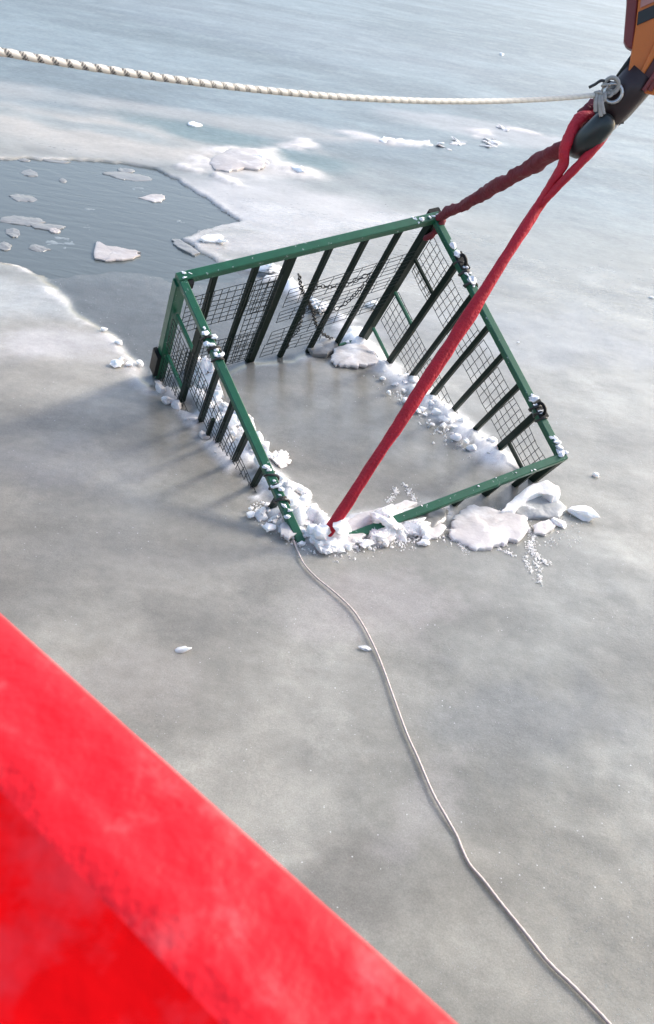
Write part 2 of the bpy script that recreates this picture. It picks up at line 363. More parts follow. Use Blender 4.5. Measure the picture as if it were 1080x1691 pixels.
    ridge(gp([(430, 262), (480, 246), (530, 226), (585, 222), (640, 234)]), .22, .02, (.5, .48, .47), 2.2, .4); ridge(gp([(780, 222), (840, 212), (900, 226)]), .25, .03, (.5, .48, .47), 2.2, .4)
    ridge(gp([(345, 268), (380, 252), (425, 252), (436, 268), (500, 285)]), .26, .045, (.58, .55, .52), 3, .3)
    # the open lead: the sheet drops below the water
    z = np.where(lead < 0.03, z - 0.16 * ss(0.02, -0.05, lead), z)
    z = z - 0.022 * np.exp(-(np.maximum(lead, 0) / .35) ** 2)
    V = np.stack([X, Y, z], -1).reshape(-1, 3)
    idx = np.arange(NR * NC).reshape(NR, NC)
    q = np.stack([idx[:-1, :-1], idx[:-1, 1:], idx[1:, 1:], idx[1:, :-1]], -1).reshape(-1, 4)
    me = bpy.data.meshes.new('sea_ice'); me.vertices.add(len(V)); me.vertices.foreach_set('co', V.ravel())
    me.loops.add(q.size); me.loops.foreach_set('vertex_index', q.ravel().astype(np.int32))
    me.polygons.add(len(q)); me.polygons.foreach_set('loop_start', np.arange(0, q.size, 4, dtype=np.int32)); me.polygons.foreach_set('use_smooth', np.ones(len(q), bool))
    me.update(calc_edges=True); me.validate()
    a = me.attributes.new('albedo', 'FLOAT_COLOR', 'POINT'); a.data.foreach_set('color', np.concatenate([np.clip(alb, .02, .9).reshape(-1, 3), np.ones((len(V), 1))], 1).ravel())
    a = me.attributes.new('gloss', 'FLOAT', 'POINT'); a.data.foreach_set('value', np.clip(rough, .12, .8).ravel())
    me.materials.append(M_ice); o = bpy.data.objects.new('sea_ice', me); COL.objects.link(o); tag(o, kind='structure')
build_ice()
wv = [(-1500, -60, WZ), (1500, -60, WZ), (1500, 2500, WZ), (-1500, 2500, WZ)]
tag(mesh_obj('sea_water', wv, [(0, 1, 2, 3)], M_water), kind='structure')

# ------------------------------------------------------------------ snow lumps, slabs and floes
def lump_mesh(seed, sub=2, amp=.35, flat=.75, fr=2.2, facet=0.0, octv=3):
    r = random.Random(seed); bm = bmesh.new(); bmesh.ops.create_icosphere(bm, subdivisions=sub, radius=1.0)
    off = Vector((r.uniform(-50, 50), r.uniform(-50, 50), r.uniform(-50, 50)))
    from mathutils import noise as N
    cuts = [(Vector((r.gauss(0, 1), r.gauss(0, 1), r.gauss(0, 1))).normalized(), r.uniform(.5, .85)) for _ in range(int(facet))]
    for v in bm.verts:
        p = v.co.copy(); k = 1 + amp * N.fractal(p * fr + off, 0.7, 2.2, octv)
        v.co = p * max(k, .25)
        for nn, dd in cuts:
            e = v.co.dot(nn) - dd
            if e > 0: v.co -= nn * e
        v.co.z *= flat
    me = bpy.data.meshes.new('lump'); bm.to_mesh(me); bm.free()
    me.polygons.foreach_set('use_smooth', [sub > 1] * len(me.polygons)); return me
SMALL = [lump_mesh(i, 2, .6, .7, 1.8, 5) for i in range(14)]
for m_ in SMALL: m_.polygons.foreach_set('use_smooth', [False] * len(m_.polygons))
for m_ in SMALL: m_.materials.append(M_snow)
BIG = [lump_mesh(100 + i, 5, .6, .6, 2.2, 3, 5) for i in range(6)]
for m_ in BIG: m_.materials.append(M_snow)
def lump(name, p, r, label, cat='snow', group=None, big=False, scl=(1, 1, 1), material=None, rz=None, sink=.35):
    me = random.choice(BIG if big else SMALL)
    if material: me = me.copy(); me.materials.clear(); me.materials.append(material)
    o = bpy.data.objects.new(name, me); COL.objects.link(o)
    o.scale = (r * scl[0], r * scl[1], r * scl[2]); o.rotation_euler = (random.uniform(-.3, .3), random.uniform(-.3, .3), random.uniform(0, 6.28) if rz is None else rz)
    o.location = (p[0], p[1], p[2] + r * scl[2] * .8 * (1 - sink * 1.6)); return tag(o, label, cat, group)

def slab(name, px, label, cat, material, th=.04, z=0.01, tilt=(0, 0), group=None, rag=.035, fine=4, dome=.01):
    P = gp(px, z); c = P.mean(0); n = len(P)
    pts = []
    per = sum(np.linalg.norm(P[(i + 1) % n] - P[i]) for i in range(n)); amp = rag * math.sqrt(abs(0.5 * sum(P[i][0] * P[(i + 1) % n][1] - P[(i + 1) % n][0] * P[i][1] for i in range(n))))
    for i in range(n):
        a, b = P[i], P[(i + 1) % n]
        for k in range(fine):
            t = k / fine; q = a * (1 - t) + b * t
            pts.append(q + np.array([random.gauss(0, 1), random.gauss(0, 1)]) * amp * (.35 if k == 0 else .8))
    pts = np.array(pts); m = len(pts); V = []; Fc = []
    from mathutils import noise as N
    sz = math.sqrt(per * per / 16); so = random.uniform(0, 99)
    rings = [(0.95, -th), (1.0, -th * .5), (0.992, -th * .12), (0.965, -.02 * th), (0.9, dome * .25), (0.78, dome * .5), (0.62, dome * .75), (0.45, dome * .9), (0.28, dome), (0.13, dome)]
    for r_, (s_, dz) in enumerate(rings):
        for q in pts:
            d = c + (q - c) * s_
            nz = N.fractal(Vector((d[0] / sz * 2.2 + so, d[1] / sz * 2.2, so)), .8, 2.1, 4)
            V.append((d[0], d[1], z + dz + (nz * th * .26 if r_ > 1 else nz * th * .15) + tilt[0] * (d[0] - c[0]) + tilt[1] * (d[1] - c[1])))
    for r in range(len(rings) - 1):
        for i in range(m): Fc.append((r * m + i, r * m + (i + 1) % m, (r + 1) * m + (i + 1) % m, (r + 1) * m + i))
    V.append((c[0], c[1], np.mean([v[2] for v in V[-m:]])))
    for i in range(m): Fc.append(((len(rings) - 1) * m + i, (len(rings) - 1) * m + (i + 1) % m, len(V) - 1))
    Fc.append(tuple(range(m - 1, -1, -1)))
    area = 0.5 * sum(P[i][0] * P[(i + 1) % n][1] - P[(i + 1) % n][0] * P[i][1] for i in range(n))
    if area < 0: Fc = [tuple(reversed(f)) for f in Fc]
    o = mesh_obj(name, V, Fc, material, loc=(c[0], c[1], z), smooth=True)
    o.data.set_sharp_from_angle(angle=math.radians(28))
    return tag(o, label, cat, group)
def blob(cx, cy, rx, ry, n=8, slope=.1):
    out = []
    for i in range(n):
        a = 2 * math.pi * i / n + random.uniform(-.2, .2); r = random.uniform(.78, 1.12)
        out.append((cx + rx * r * math.cos(a), cy + ry * r * math.sin(a) + slope * rx * math.cos(a)))
    return out
FL = 'loose floes in the open water'
for px, lab, m_, z in [
    (blob(40, 264, 13, 3), 'narrow grey floe at the far rim of the open water, nearest the photo edge', M_floe, -.03),
    (blob(90, 265, 25, 4), 'long flat pale floe lying along the far rim of the open water', M_floe, -.03),
    (blob(215, 291, 46, 7, 10), 'longest flat pale floe in the far half of the open water', M_floe, -.03),
    (blob(207, 281, 15, 4), 'small pale floe touching the far side of the longest flat floe', M_floe, -.025),
    ([(228, 326), (250, 321), (268, 320), (272, 325), (266, 333), (252, 333), (240, 329)], 'bright angular floe alone in the middle of the open water', M_pale, -.02),
    (blob(228, 313, 13, 5), 'dim soaked floe just beyond the bright angular floe', M_floe_wet, -.038),
    (blob(50, 286, 15, 6), 'rounded pale floe near the far left rim of the open water', M_floe, -.03),
    (blob(104, 298, 7, 4), 'tiny round floe left of the longest flat floe', M_floe, -.03),
    (blob(36, 326, 26, 7, 9), 'tan grey floe near the left photo edge, in the middle of the open water', M_floe, -.03),
    ([(158, 399), (163, 398), (172, 404), (200, 409), (228, 415), (231, 421), (205, 429), (175, 430), (156, 426)], 'large pinkish white floe with a bright broken edge in the near open water', M_pale, 0.0),
    ([(284, 393), (296, 395), (312, 404), (330, 416), (322, 422), (304, 414), (286, 402)], 'grey plate of ice leaning out from the pale shore left of the cage', M_floe, -.01),
    (blob(36, 364, 38, 9, 10), 'broad pale floe at the left photo edge with smaller floes in front', M_floe, -.025),
    (blob(78, 374, 32, 6, 9), 'pale strip of floe in the left brash, right of the broad one', M_floe, -.028),
    (blob(20, 384, 13, 8), 'stubby whitish floe in the left brash below the broad one', M_floe, -.025),
    (blob(96, 402, 34, 12, 10), 'dim soaked floe left of the large pinkish floe', M_floe_wet, -.036),
    (blob(148, 347, 15, 5), 'faint soaked floe in the centre of the open water', M_floe_wet, -.038),
    (blob(144, 377, 9, 6), 'small soaked floe just beyond the large pinkish floe', M_floe_wet, -.038),
    (blob(296, 366, 11, 4), 'small soaked floe near the right point of the open water', M_floe_wet, -.037),
    (blob(8, 406, 12, 8), 'pale floe at the left photo edge on the near side of the brash', M_floe, -.025),
    (blob(90, 380, 10, 4), 'little bright floe lying on the pale strip in the left brash', M_pale, -.015),
    (blob(64, 410, 18, 6), 'thin grey floe beside the near rim of the open water', M_floe, -.03)]:
    slab('ice_floe', px, lab, 'ice floe', m_, .025, (-.0385 if m_ is M_floe_wet else -.034) + (z + .03) * .45, group=FL, rag=.035, dome=.004)

slab('ice_slab', [(752, 850), (746, 866), (745, 880), (765, 894), (787, 903), (812, 901), (838, 894), (866, 882), (874, 868), (868, 855), (845, 848), (800, 838), (770, 838)],
     'large pinkish white ice slab lying in front of the cage, left of the grey broken one', 'ice slab', M_slab, .04, .032, (0, .07), rag=.035, dome=.004)
slab('ice_slab', [(848, 838), (868, 822), (897, 812), (915, 818), (936, 838), (925, 852), (890, 852), (860, 850)],
     'grey wet ice slab with snowy patches under the front right corner of the cage', 'ice slab', M_grey_slab, .05, .03, (.0, .04), rag=.03)
slab('ice_slab', [(828, 838), (850, 818), (880, 799), (903, 795), (922, 806), (925, 818), (914, 821), (897, 811), (872, 819), (850, 837)],
     'curved white snow covered slab edge arching over the grey wet slab', 'ice slab', M_snow, .07, .08, (.0, .1), rag=.02)
slab('ice_slab', [(668, 858), (690, 846), (722, 838), (742, 842), (738, 858), (715, 872), (690, 874), (670, 868)],
     'translucent grey white slab between the white snow heap and the large pinkish slab', 'ice slab', M_floe, .05, .04, (.0, .05), rag=.03)
slab('ice_slab', [(548, 588), (556, 574), (575, 568), (600, 571), (620, 582), (628, 594), (605, 601), (575, 601), (555, 598)],
     'white ice slab at the foot of the back right post inside the cage', 'ice slab', M_slab, .03, .045, (.02, .06), rag=.05, dome=.004)
slab('ice_slab', [(508, 570), (530, 556), (556, 560), (560, 574), (540, 584), (516, 582)],
     'smaller grey white slab at the foot of the back bars of the cage', 'ice slab', M_floe, .04, .04, (.03, .03), rag=.03)
slab('ice_slab', [(345, 268), (352, 258), (374, 249), (404, 246), (424, 249), (434, 261), (438, 272), (428, 277), (402, 274), (378, 279), (356, 276)],
     'raised pinkish white slab standing up on the ice beyond the open water', 'ice slab', M_pale, .05, .045, (0, .03), rag=.02, dome=.012)
slab('ice_slab', [(560, 868), (590, 848), (625, 842), (660, 836), (640, 855), (605, 868), (575, 880)],
     'pale wet ice plate beside the lower end of the red sling', 'ice slab', M_slab, .04, .045, (0, .1), rag=.03)

for px, lab in [
    ([(462, 868), (482, 862), (494, 876), (478, 886), (464, 880)], 'thin broken ice plate left of where the cord leaves the snow'),
    ([(556, 884), (590, 874), (604, 884), (584, 898), (560, 896)], 'thin broken ice plate right beside the red sling end'),
    ([(618, 884), (640, 878), (654, 888), (638, 898), (620, 896)], 'thin broken ice plate in front of the tallest heap'),
    ([(690, 872), (716, 862), (738, 870), (724, 884), (700, 886)], 'thin broken ice plate between the chunky heap and the large slab'),
    ([(505, 835), (522, 832), (530, 846), (516, 856), (506, 850)], 'thin broken ice plate inside the sunken corner, left of the sling'),
    ([(880, 868), (905, 858), (918, 868), (902, 880), (884, 878)], 'thin broken ice plate below the grey wet slab'),
    ([(700, 838), (728, 828), (742, 834), (720, 844)], 'thin broken ice plate just inside the front rail'),
    ([(640, 838), (668, 826), (690, 828), (672, 838), (650, 844)], 'thin broken ice plate inside the front rail near the sling')]:
    slab('ice_plate', px, lab, 'ice plate', M_slab, .02, random.uniform(.02, .05), (random.uniform(-.15, .15), random.uniform(.0, .3)), group='thin broken plates', rag=.04, dome=.002)
lump('snow_chunk', G((960, 852)), .085, 'white angular snow chunk lying farthest right, past the front right corner of the cage', 'snow chunk', scl=(1.15, .75, .8))
lump('snow_chunk', G((921, 866)), .045, 'small snow chunk between the grey slab and the rightmost angular chunk', 'snow chunk', scl=(1.2, .9, .8))
lump('snow_chunk', G((982, 786)), .028, 'tiny lone snow chunk on clear ice right of the cage corner', 'snow chunk', scl=(1, .7, 1))
lump('snow_chunk', G((300, 1075)), .042, 'thin white sliver of ice alone on the near ice above the red rail', 'snow chunk', scl=(1.25, .35, .35), rz=.25)
lump('snow_chunk', G((603, 1071)), .03, 'small flat half melted chunk beside the thin pale cord', 'snow chunk', scl=(1.2, .6, .35), rz=.2, material=M_grey_slab)
lump('snow_chunk', G((856, 566)), .018, 'tiny white speck of snow alone right of the upper red sling', 'snow chunk', scl=(1.2, .7, .7))
lump('snow_chunk', G((1076, 492)), .03, 'tiny white snow speck at the right photo edge', 'snow chunk', scl=(1.3, .6, .5))
lump('snow_chunk', G((828, 91)), .10, 'distant white speck of snow beyond the white rope', 'snow chunk', scl=(1.2, .8, .6))
slab('snow_chunk', blob(321, 204, 14, 3.5), 'distant white snow patch alone beyond the open water', 'snow chunk', M_snow, .03, .02)
lump('snow_chunk', G((637, 234)), .12, 'white snow lump at the left end of the distant rubble', 'snow chunk', scl=(1.4, .7, .45))
lump('snow_chunk', G((192, 604)), .05, 'larger of the white lumps on the pale ice left of the cage', 'snow chunk', scl=(1, .8, .8))
for q, r in [((214, 604), .03), ((172, 546), .028), ((196, 567), .03), ((230, 602), .035), ((201, 594), .022)]:
    lump('snow_chunk', G(q), r, 'small white lump along the broken pale ice edge left of the cage', 'snow chunk', 'lumps along the pale ice edge')
for i_, (q, r) in enumerate([((268, 648), .05), ((276, 664), .048), ((292, 672), .045), ((318, 697), .05), ((336, 722), .042), ((302, 684), .03), ((360, 752), .03), ((262, 634), .03)]):
    lump('snow_chunk', G(q), r, ('pale' if r > .04 else 'little pale') + ' lump outside the cage, ' + ['third', 'fourth', 'fifth', 'seventh', 'eighth', 'sixth', 'ninth', 'first'][i_] + ' along the left side from the back left post', 'snow chunk', 'lumps outside the left side of the cage', material=M_slab, scl=(1.1, .9, .8))
for k in range(26):
    q = (random.choice([700, 735, 745, 790, 805, 815, 830]) + random.gauss(0, 12), random.gauss(237, 4)); q = (q[0], q[1] - (20 if q[0] > 825 else 0))
    lump('snow_chunk', G(q), random.uniform(.03, .085), 'white bit of rubble in the distant line beyond the cage', 'snow chunk', 'distant snow rubble', scl=(1.7, .9, .3), material=M_slab if k % 3 else None)
for q, r in [((432, 266), .11), ((440, 272), .07), ((488, 284), .10), ((495, 278), .06), ((470, 276), .05), ((352, 396), .10), ((340, 394), .06), ((365, 400), .05)]:
    lump('snow_chunk', G(q), r, 'bright snow bit beside the raised slabs near the open water', 'snow chunk', 'snow bits round the raised slabs', scl=(1.4, .7, .5))

def scatter(n, fn, rfn, name, label, group, zfn=lambda: 0.0, material=None):
    for k in range(n):
        p = fn(); r = rfn(); lump(name, (p[0], p[1], zfn()), r, label(p, r) if callable(label) else label, 'snow chunk', group, scl=(random.uniform(.8, 1.25), random.uniform(.8, 1.2), random.uniform(.7, 1.05)), material=material, sink=random.uniform(.1, .4))
ORD = ['first', 'second', 'third', 'fourth', 'fifth', 'sixth']
SH = lambda r: 'large' if r > .042 else 'middling' if r > .028 else 'small' if r > .02 else 'tiny'
def right_label(p, r):
    us = [u * CL for u in (0.1915, 0.3253, 0.4573, 0.5746, 0.7005, 0.8224)]
    q = [wl(CW, u) for u in us]; dd = [np.hypot(p[0] - a[0], p[1] - a[1]) for a in q]; i = int(np.argmin(dd)); d = dd[i]
    side = 'behind' if p[1] > q[i][1] + .01 else 'in front of'
    return SH(r) + ' snow lump ' + ('touching' if d < .07 else 'close ' + side if d < .13 else 'further inside, ' + side if d < .22 else 'well inside, ' + side) + ' the ' + ORD[i] + ' right bar from the back'
def left_label(p, r):
    us = [u * CL for u in (0.1867, 0.328, 0.4522, 0.5642, 0.6893, 0.7998)]
    q = [wl(0, u) for u in us]; dd = [np.hypot(p[0] - a[0], p[1] - a[1]) for a in q]; i = int(np.argmin(dd)); d = dd[i]
    return SH(r) + ' snow lump ' + ('close inside' if d < .14 else 'further inside') + ' the ' + ORD[i] + ' left bar from the back'
def front_label(p, r):
    c = G((532, 893)); dx, dy = p[0] - c[0], p[1] - c[1]; d = math.hypot(dx, dy)
    return SH(r) + ' snow lump ' + ('right against' if d < .08 else 'a hand from' if d < .2 else 'an arm from' if d < .45 else 'far from') + ' the red sling end, ' + ('left' if dx < 0 else 'right') + (' and beyond' if dy > .02 else ' and nearer')
rs = lambda a, b: (lambda: a + (b - a) * random.random() ** 2.2)
def right_pt():
    y = random.choice([random.uniform(.0, 1.6), random.uniform(.55, 1.6), random.uniform(.6, 1.3)]); p = wl(CW, y); k = max(.02, abs(random.gauss(0, .13)) * (0.45 + .5 * min(1, y)))
    return (p[0] - k * .95 - .01, p[1] - k * .35 + random.gauss(0, .02))
scatter(135, right_pt, rs(.012, .046), 'snow_lump', right_label, 'snow rubble along the inner right side', lambda: random.uniform(0, .03))
def left_pt():
    y = random.uniform(.35, 1.75); p = wl(0, y); k = random.uniform(.08, .22)
    return (p[0] + k, p[1] + .25 * k + random.gauss(0, .02))
scatter(62, left_pt, rs(.018, .07), 'snow_lump', left_label, 'snow bank along the inner left side', lambda: random.uniform(.0, .08))
# the big white heaps at the sunken front corner
lump('snow_heap', G((462, 856)), .075, 'white snow heap piled left of the cord at the sunken corner of the cage', 'snow heap', big=True, scl=(1.1, .8, .75))
lump('snow_heap', G((497, 868)), .085, 'white snow heap against the green rail end at the sunken corner', 'snow heap', big=True, scl=(1.15, .8, .75))
lump('snow_heap', G((534, 906)), .075, 'white snow heap under the lower end of the red sling', 'snow heap', big=True, scl=(1.05, .8, .9))
lump('snow_heap', G((640, 872)), .13, 'tallest white snow heap in the middle of the sunken front rail', 'snow heap', big=True, scl=(.95, .75, 1.0))
lump('snow_heap', G((678, 876)), .10, 'chunky white snow heap right of the tallest one on the front rail', 'snow heap', big=True, scl=(.9, .75, 1.0))
lump('snow_heap', G((612, 886)), .075, 'low white snow heap left of the tallest one on the front rail', 'snow heap', big=True, scl=(1.2, .8, .6))
lump('snow_heap', G((492, 812)), .07, 'narrow white snow heap inside the left rail near the sunken corner', 'snow heap', big=True, scl=(.9, 1.2, .8))
lump('snow_heap', G((460, 765)), .07, 'white snow heap inside the middle of the left rail', 'snow heap', big=True, scl=(.8, 1.3, .9))
lump('snow_heap', G((345, 640)), .13, 'long white snow heap inside the far end of the left side', 'snow heap', big=True, scl=(.7, 1.5, .8), rz=.55)
lump('snow_heap', G((395, 700)), .13, 'long pale snow heap inside the middle of the left side', 'snow heap', big=True, scl=(.7, 1.5, .7), rz=.55)
lump('snow_heap', G((524, 506)), .09, 'white snow heap on the ice seen through the back bars of the cage', 'snow heap', big=True, scl=(1.1, .8, .7))
lump('snow_heap', G((440, 447)), .10, 'white snow heap right under the back rail near its left end', 'snow heap', big=True, scl=(1.6, .7, .6), rz=-.3)
lump('snow_heap', G((615, 505)), .06, 'small snow heap behind the back right post of the cage', 'snow heap', big=True)
def front_pt():
    t = random.random(); q = (425 + 300 * t + random.gauss(0, 8), 840 + 60 * math.sin(min(1, t * 2.2) * 1.57) - 45 * max(0, t - .45) + random.gauss(0, 10)); return G(q)
scatter(90, front_pt, rs(.01, .04), 'snow_lump', front_label, 'snow lumps round the sunken corner', lambda: random.uniform(0, .02))

# crumbs nobody could count
def crumbs(name, label, pts, r0, r1, material):
    mb = MB()
    for p in pts:
        r = random.uniform(r0, r1); c = np.array([p[0], p[1], (p[2] if len(p) > 2 and p[2] > .01 else 0) + r * .4])
        a = random.uniform(0, 6.28)
        v = [c + r * np.array([math.cos(a + k * 2.09) * random.uniform(.7, 1.3), math.sin(a + k * 2.09), -.4]) for k in range(3)] + [c + np.array([0, 0, r * .8])]
        mb.add(v, [(0, 1, 3), (1, 2, 3), (2, 0, 3), (2, 1, 0)])
    o = mb.obj(name, material); tag(o, label, 'snow', kind='stuff'); return o
pts = [(*right_pt(), 0) for _ in range(2600)] + [(*left_pt(), 0) for _ in range(1500)] + [tuple(front_pt()) for _ in range(1900)]
crumbs('snow_crumbs', 'fine white snow crumbs scattered along the waterline of the cage', pts, .003, .012, M_snow)
pts = []
for br in [[(868, 858), (880, 885), (876, 905), (888, 935), (893, 965)], [(872, 900), (884, 915), (895, 925), (908, 932)], [(880, 885), (868, 925), (880, 950)], [(735, 868), (760, 898), (770, 915)], [(820, 905), (850, 918)], [(640, 830), (655, 815), (650, 805)], [(690, 832), (678, 815), (668, 800)]]:
    P = [G(q) for q in br]
    for i in range(len(P) - 1):
        for _ in range(60):
            t = random.random(); q = P[i] * (1 - t) + P[i + 1] * t; pts.append((q[0] + random.gauss(0, .010), q[1] + random.gauss(0, .012)))
for _ in range(350):
    q = G((random.uniform(720, 960), random.uniform(835, 905))); pts.append((q[0], q[1]))
crumbs('snow_splash', 'white splash streaks of snow on the ice in front of the slabs', pts, .002, .008, M_snow)
pts = []
for _ in range(3200):
    q = G((random.uniform(250, 1080), 950 + 740 * random.random() ** .45)); pts.append((q[0], q[1]))
crumbs('frost_glints', 'tiny white frost grains and painted sparkle sprinkled over the near ice', pts, .0007, .0021, M_frost)  # frost crumbs whose white also stands in for glints of light

# ------------------------------------------------------------------ the cage
base = wl(CW / 2, CL / 2)
cage = thing('steel_cage', (base[0], base[1], 0), 'green steel cage of bars and wire mesh sunk askew through the ice', 'cage')
RT = .05
def rail(a, b, w1=RT, w2=RT, m_=M_green, name='top_rail'):
    return MB().beam(a, b, EZ, w1, w2, .005).obj(name, m_, cage)
h = RT / 2
rail(cg(-h, 0, -.004), cg(CW + h, 0, -.004), .058, .058)
rail(cg(CW, h + .004), cg(CW, CL - h - .004)); rail(cg(0, h + .006), cg(0, CL + h)); rail(cg(h, CL, .004), cg(CW + h, CL, .004), .058, .05)
DEEP = 1.62
for x, y, ww in [(0, 0, .075), (CW, 0, .07), (CW, CL, .06), (0, CL, .06)]:
    MB().beam(cg(x, y, h + .002), cg(x, y, DEEP), EX, ww, ww * .8, .005).obj('corner_post', M_bar if x else M_green, cage)
# upright bars
def bar(x, y, ww, tt, e1, m_=M_bar): return MB().beam(cg(x, y, h + .003), cg(x, y, DEEP), e1, ww, tt, .003).obj('bar', m_, cage)
for u in (0.125, 0.2799, 0.4146, 0.5669, 0.7142, 0.858): bar(u * CW, 0, .064 if abs(u - .4146) < .01 else .036, .034, EX)
for u in (0.1915, 0.3253, 0.4573, 0.5746, 0.7005, 0.8224): bar(CW, u * CL, .046 if u in (0.1915, 0.8224) else .034, .034, EY)
for u in (0.1867, 0.328, 0.4522, 0.5642, 0.6893, 0.7998, .91): bar(0, u * CL, .044 if u < .2 else .032, .034, EY)
for u in (.15, .3, .45, .6, .75, .9): bar(u * CW, CL, .034, .034, EX)
# cross bars between the bars
def cross(a, b, ww=.024, m_=M_green): MB().beam(a, b, EZ, ww, .02, .002).obj('cross_bar', m_, cage)
for y0, y1, dd in [(.04, .325, .41), (.04, .325, .825), (.04, .325, 1.34), (1.50, 1.775, .42)]: cross(cg(CW - .004, y0, dd), cg(CW - .004, y1, dd), m_=M_green if dd > .5 else M_bar)
for y0, y1, dd in [(.045, .315, .34), (.045, .315, .85)]: cross(cg(.004, y0, dd), cg(.004, y1, dd), .034)
cross(cg(.045, .004, DEEP - .05), cg(CW - .04, .004, DEEP - .05)); cross(cg(.004, .045, DEEP - .05), cg(.004, CL - .04, DEEP - .05)); cross(cg(CW - .004, .045, DEEP - .05), cg(CW - .004, CL - .04, DEEP - .05)); cross(cg(.045, CL - .004, DEEP - .05), cg(CW - .04, CL - .004, DEEP - .05))
# wire mesh panels
def wire(org, e1, e2, u0, u1, d0, d1, cu, cd_, off, label=None, skew=0.0, r=.0035, m_=None):
    n = np.cross(e1, e2); mb = MB()
    P = lambda u, d: org + e1 * u + e2 * (d + skew * (u - u0)) + n * off
    nu = max(1, round((u1 - u0) / cu)); nd = max(1, round((d1 - d0) / cd_))
    for i in range(nu + 1):
        u = u0 + (u1 - u0) * i / nu; jit = random.gauss(0, .004); mb.beam(P(u + jit, d0), P(u - jit, d1), e1, r, r)
    for k in range(nd + 1):
        d = d0 + (d1 - d0) * k / nd; mid_ = P((u0 + u1) / 2, d + random.gauss(0, .005)) + n * (r + random.gauss(0, .003))
        mb.beam(P(u0, d) + n * r, mid_, e2, r, r); mb.beam(mid_, P(u1, d) + n * r, e2, r, r)
    o = mb.obj('wire_mesh', m_ or M_wire, cage)
    if label: o['label'] = label
    return o
O0 = CO; OR = CO + EX * CW
rb = [0.03] + [u * CL for u in (0.1915, 0.3253, 0.4573, 0.5746, 0.7005, 0.8224)] + [CL - .03]
for i in range(7):
    wire(OR, EY, EZ, rb[i] + .012, rb[i + 1] - .012, .19 if i else .15, .53 if i < 6 else .43, .055, .062, .028)
    wire(OR, EY, EZ, rb[i] + .012, rb[i + 1] - .012, .865 if i else .84, 1.24, .055, .062, .028)
wire(OR, EY, EZ, .05, .32, .44, .56, .055, .05, .028)
lb_ = [0.04] + [u * CL for u in (0.1867, 0.328, 0.4522, 0.5642, 0.6893, 0.7998)]
for i in range(6):
    wire(O0, EY, EZ, lb_[i] + .012, lb_[i + 1] - .012, .36 if i == 0 else .27, .72 if i == 0 else .63, .045, .05, -.026)
    wire(O0, EY, EZ, lb_[i] + .012, lb_[i + 1] - .012, .86, 1.25, .045, .05, -.026)
bb = [.05, .225, .504, .746]
for i in range(3):
    wire(O0, EX, EZ, bb[i] + .012, bb[i + 1] - .012 - (.02 if i == 2 else 0), .2, .61, .055, .056, -.026)
    wire(O0, EX, EZ, bb[i] + .012, bb[i + 1] - .012 - (.02 if i == 2 else 0), .88, 1.3, .055, .056, -.026)
wire(O0, EX, EZ, .53, .70, .22, 1.24, .045, .075, -.040, skew=.05)
for d0, d1 in ((.385, .60), (.66, .80), (.93, 1.10)):
    wire(O0, EX, EZ, .80, 1.76, d0, d1, .105, .052, -.045, skew=-.10, r=.003)
wire(O0, EX, EZ, .80, 1.30, 1.14, 1.32, .10, .055, -.03, r=.003)
# corner irons, eyes and lashings that belong to the cage
def P2(x, y, d, n=0.0, e=None): return cg(x, y, d) + (n * np.array(e) if e is not None else 0)
MB().beam(cg(-.05, .0, .86), cg(-.05, .0, 1.12), EX, .03, .085, .004).obj('corner_iron', M_black, cage)
MB().beam(cg(CW + .02, -.02, -.01), cg(CW + .02, -.02, .12), EX, .085, .10, .006).obj('corner_iron', M_black, cage)
MB().beam(cg(.03, .03, -.02), cg(.03, .03, .035), EX, .06, .06, .006).obj('corner_iron', M_black, cage)
for (x, y) in [(CW + .012, .36), (CW + .012, 1.47)]:
    c = cg(x, y, -.035); mb = MB(); mb.torus(c, EY, -EZ, .036, .011, 14, 6); mb.beam(cg(x, y + .06, -.005), cg(x, y - .07, -.005), EZ, .05, .07, .006)
    mb.obj('pad_eye', M_black, cage)
for y0, y1, x in [(.345, .56, CW), (1.42, 1.53, CW), (.37, .56, 0), (1.30, 1.50, 0)]:     # rope lashings round the rails
    nt_ = 5; ph = random.uniform(0, 6); path = [cg(x + (.034 + .006 * math.sin(t * 5 + ph)) * math.cos(t * 6.283), y0 + (y1 - y0) * (t / nt_ + .09 * math.sin(t * 3.1 + ph)), (.034 + .005 * math.cos(t * 4)) * math.sin(t * 6.283)) for t in np.linspace(0, nt_, 90)]
    MB().tube(path, .0075, 6, up=EY).obj('lashing', M_chain, cage)
MB().beam(cg(-.03, .735, .42), cg(-.03, .735, .68), EY, .022, .022, .003).obj('latch_bar', M_bar, cage)
# frost on the rails
fl = []
def frost(x, y, d, r): 
    p = cg(x, y, d); return lump('frost_clump', (p[0], p[1], p[2]), r, None, None, scl=(random.uniform(.7, 1.7), random.uniform(.7, 1.3), .65), material=M_frost, sink=.3)
def frost_run(n, fx, fy, r0, r1, label, group):
    for k in range(n):
        tag(frost(fx(), fy(), -.024, random.uniform(r0, r1)), label, 'frost', group)
cw = lambda: CW + random.gauss(0, .012); c0 = lambda: random.gauss(0, .012)
for y, r, lab in [(.25, .034, 'round white frost lump high on the right rail near the corner'), (.31, .030, 'second round frost lump on the right rail, just below the first'), (.52, .035, 'frost lump on the right rail where the red sling crosses'), (1.40, .033, 'frost lump on the right rail beside the lower pad eye')]:
    p = cg(CW, y, -.022); lump('frost_clump', p, r, lab, 'frost', material=M_frost, scl=(1, 1, 1))
frost_run(12, cw, lambda: random.uniform(.34, .58), .010, .022, 'small frost crust on the upper lashing of the right rail', 'frost on the upper right lashing')
frost_run(9, cw, lambda: random.uniform(1.36, 1.56), .010, .02, 'small frost crust on the lower lashing of the right rail', 'frost on the lower right lashing')
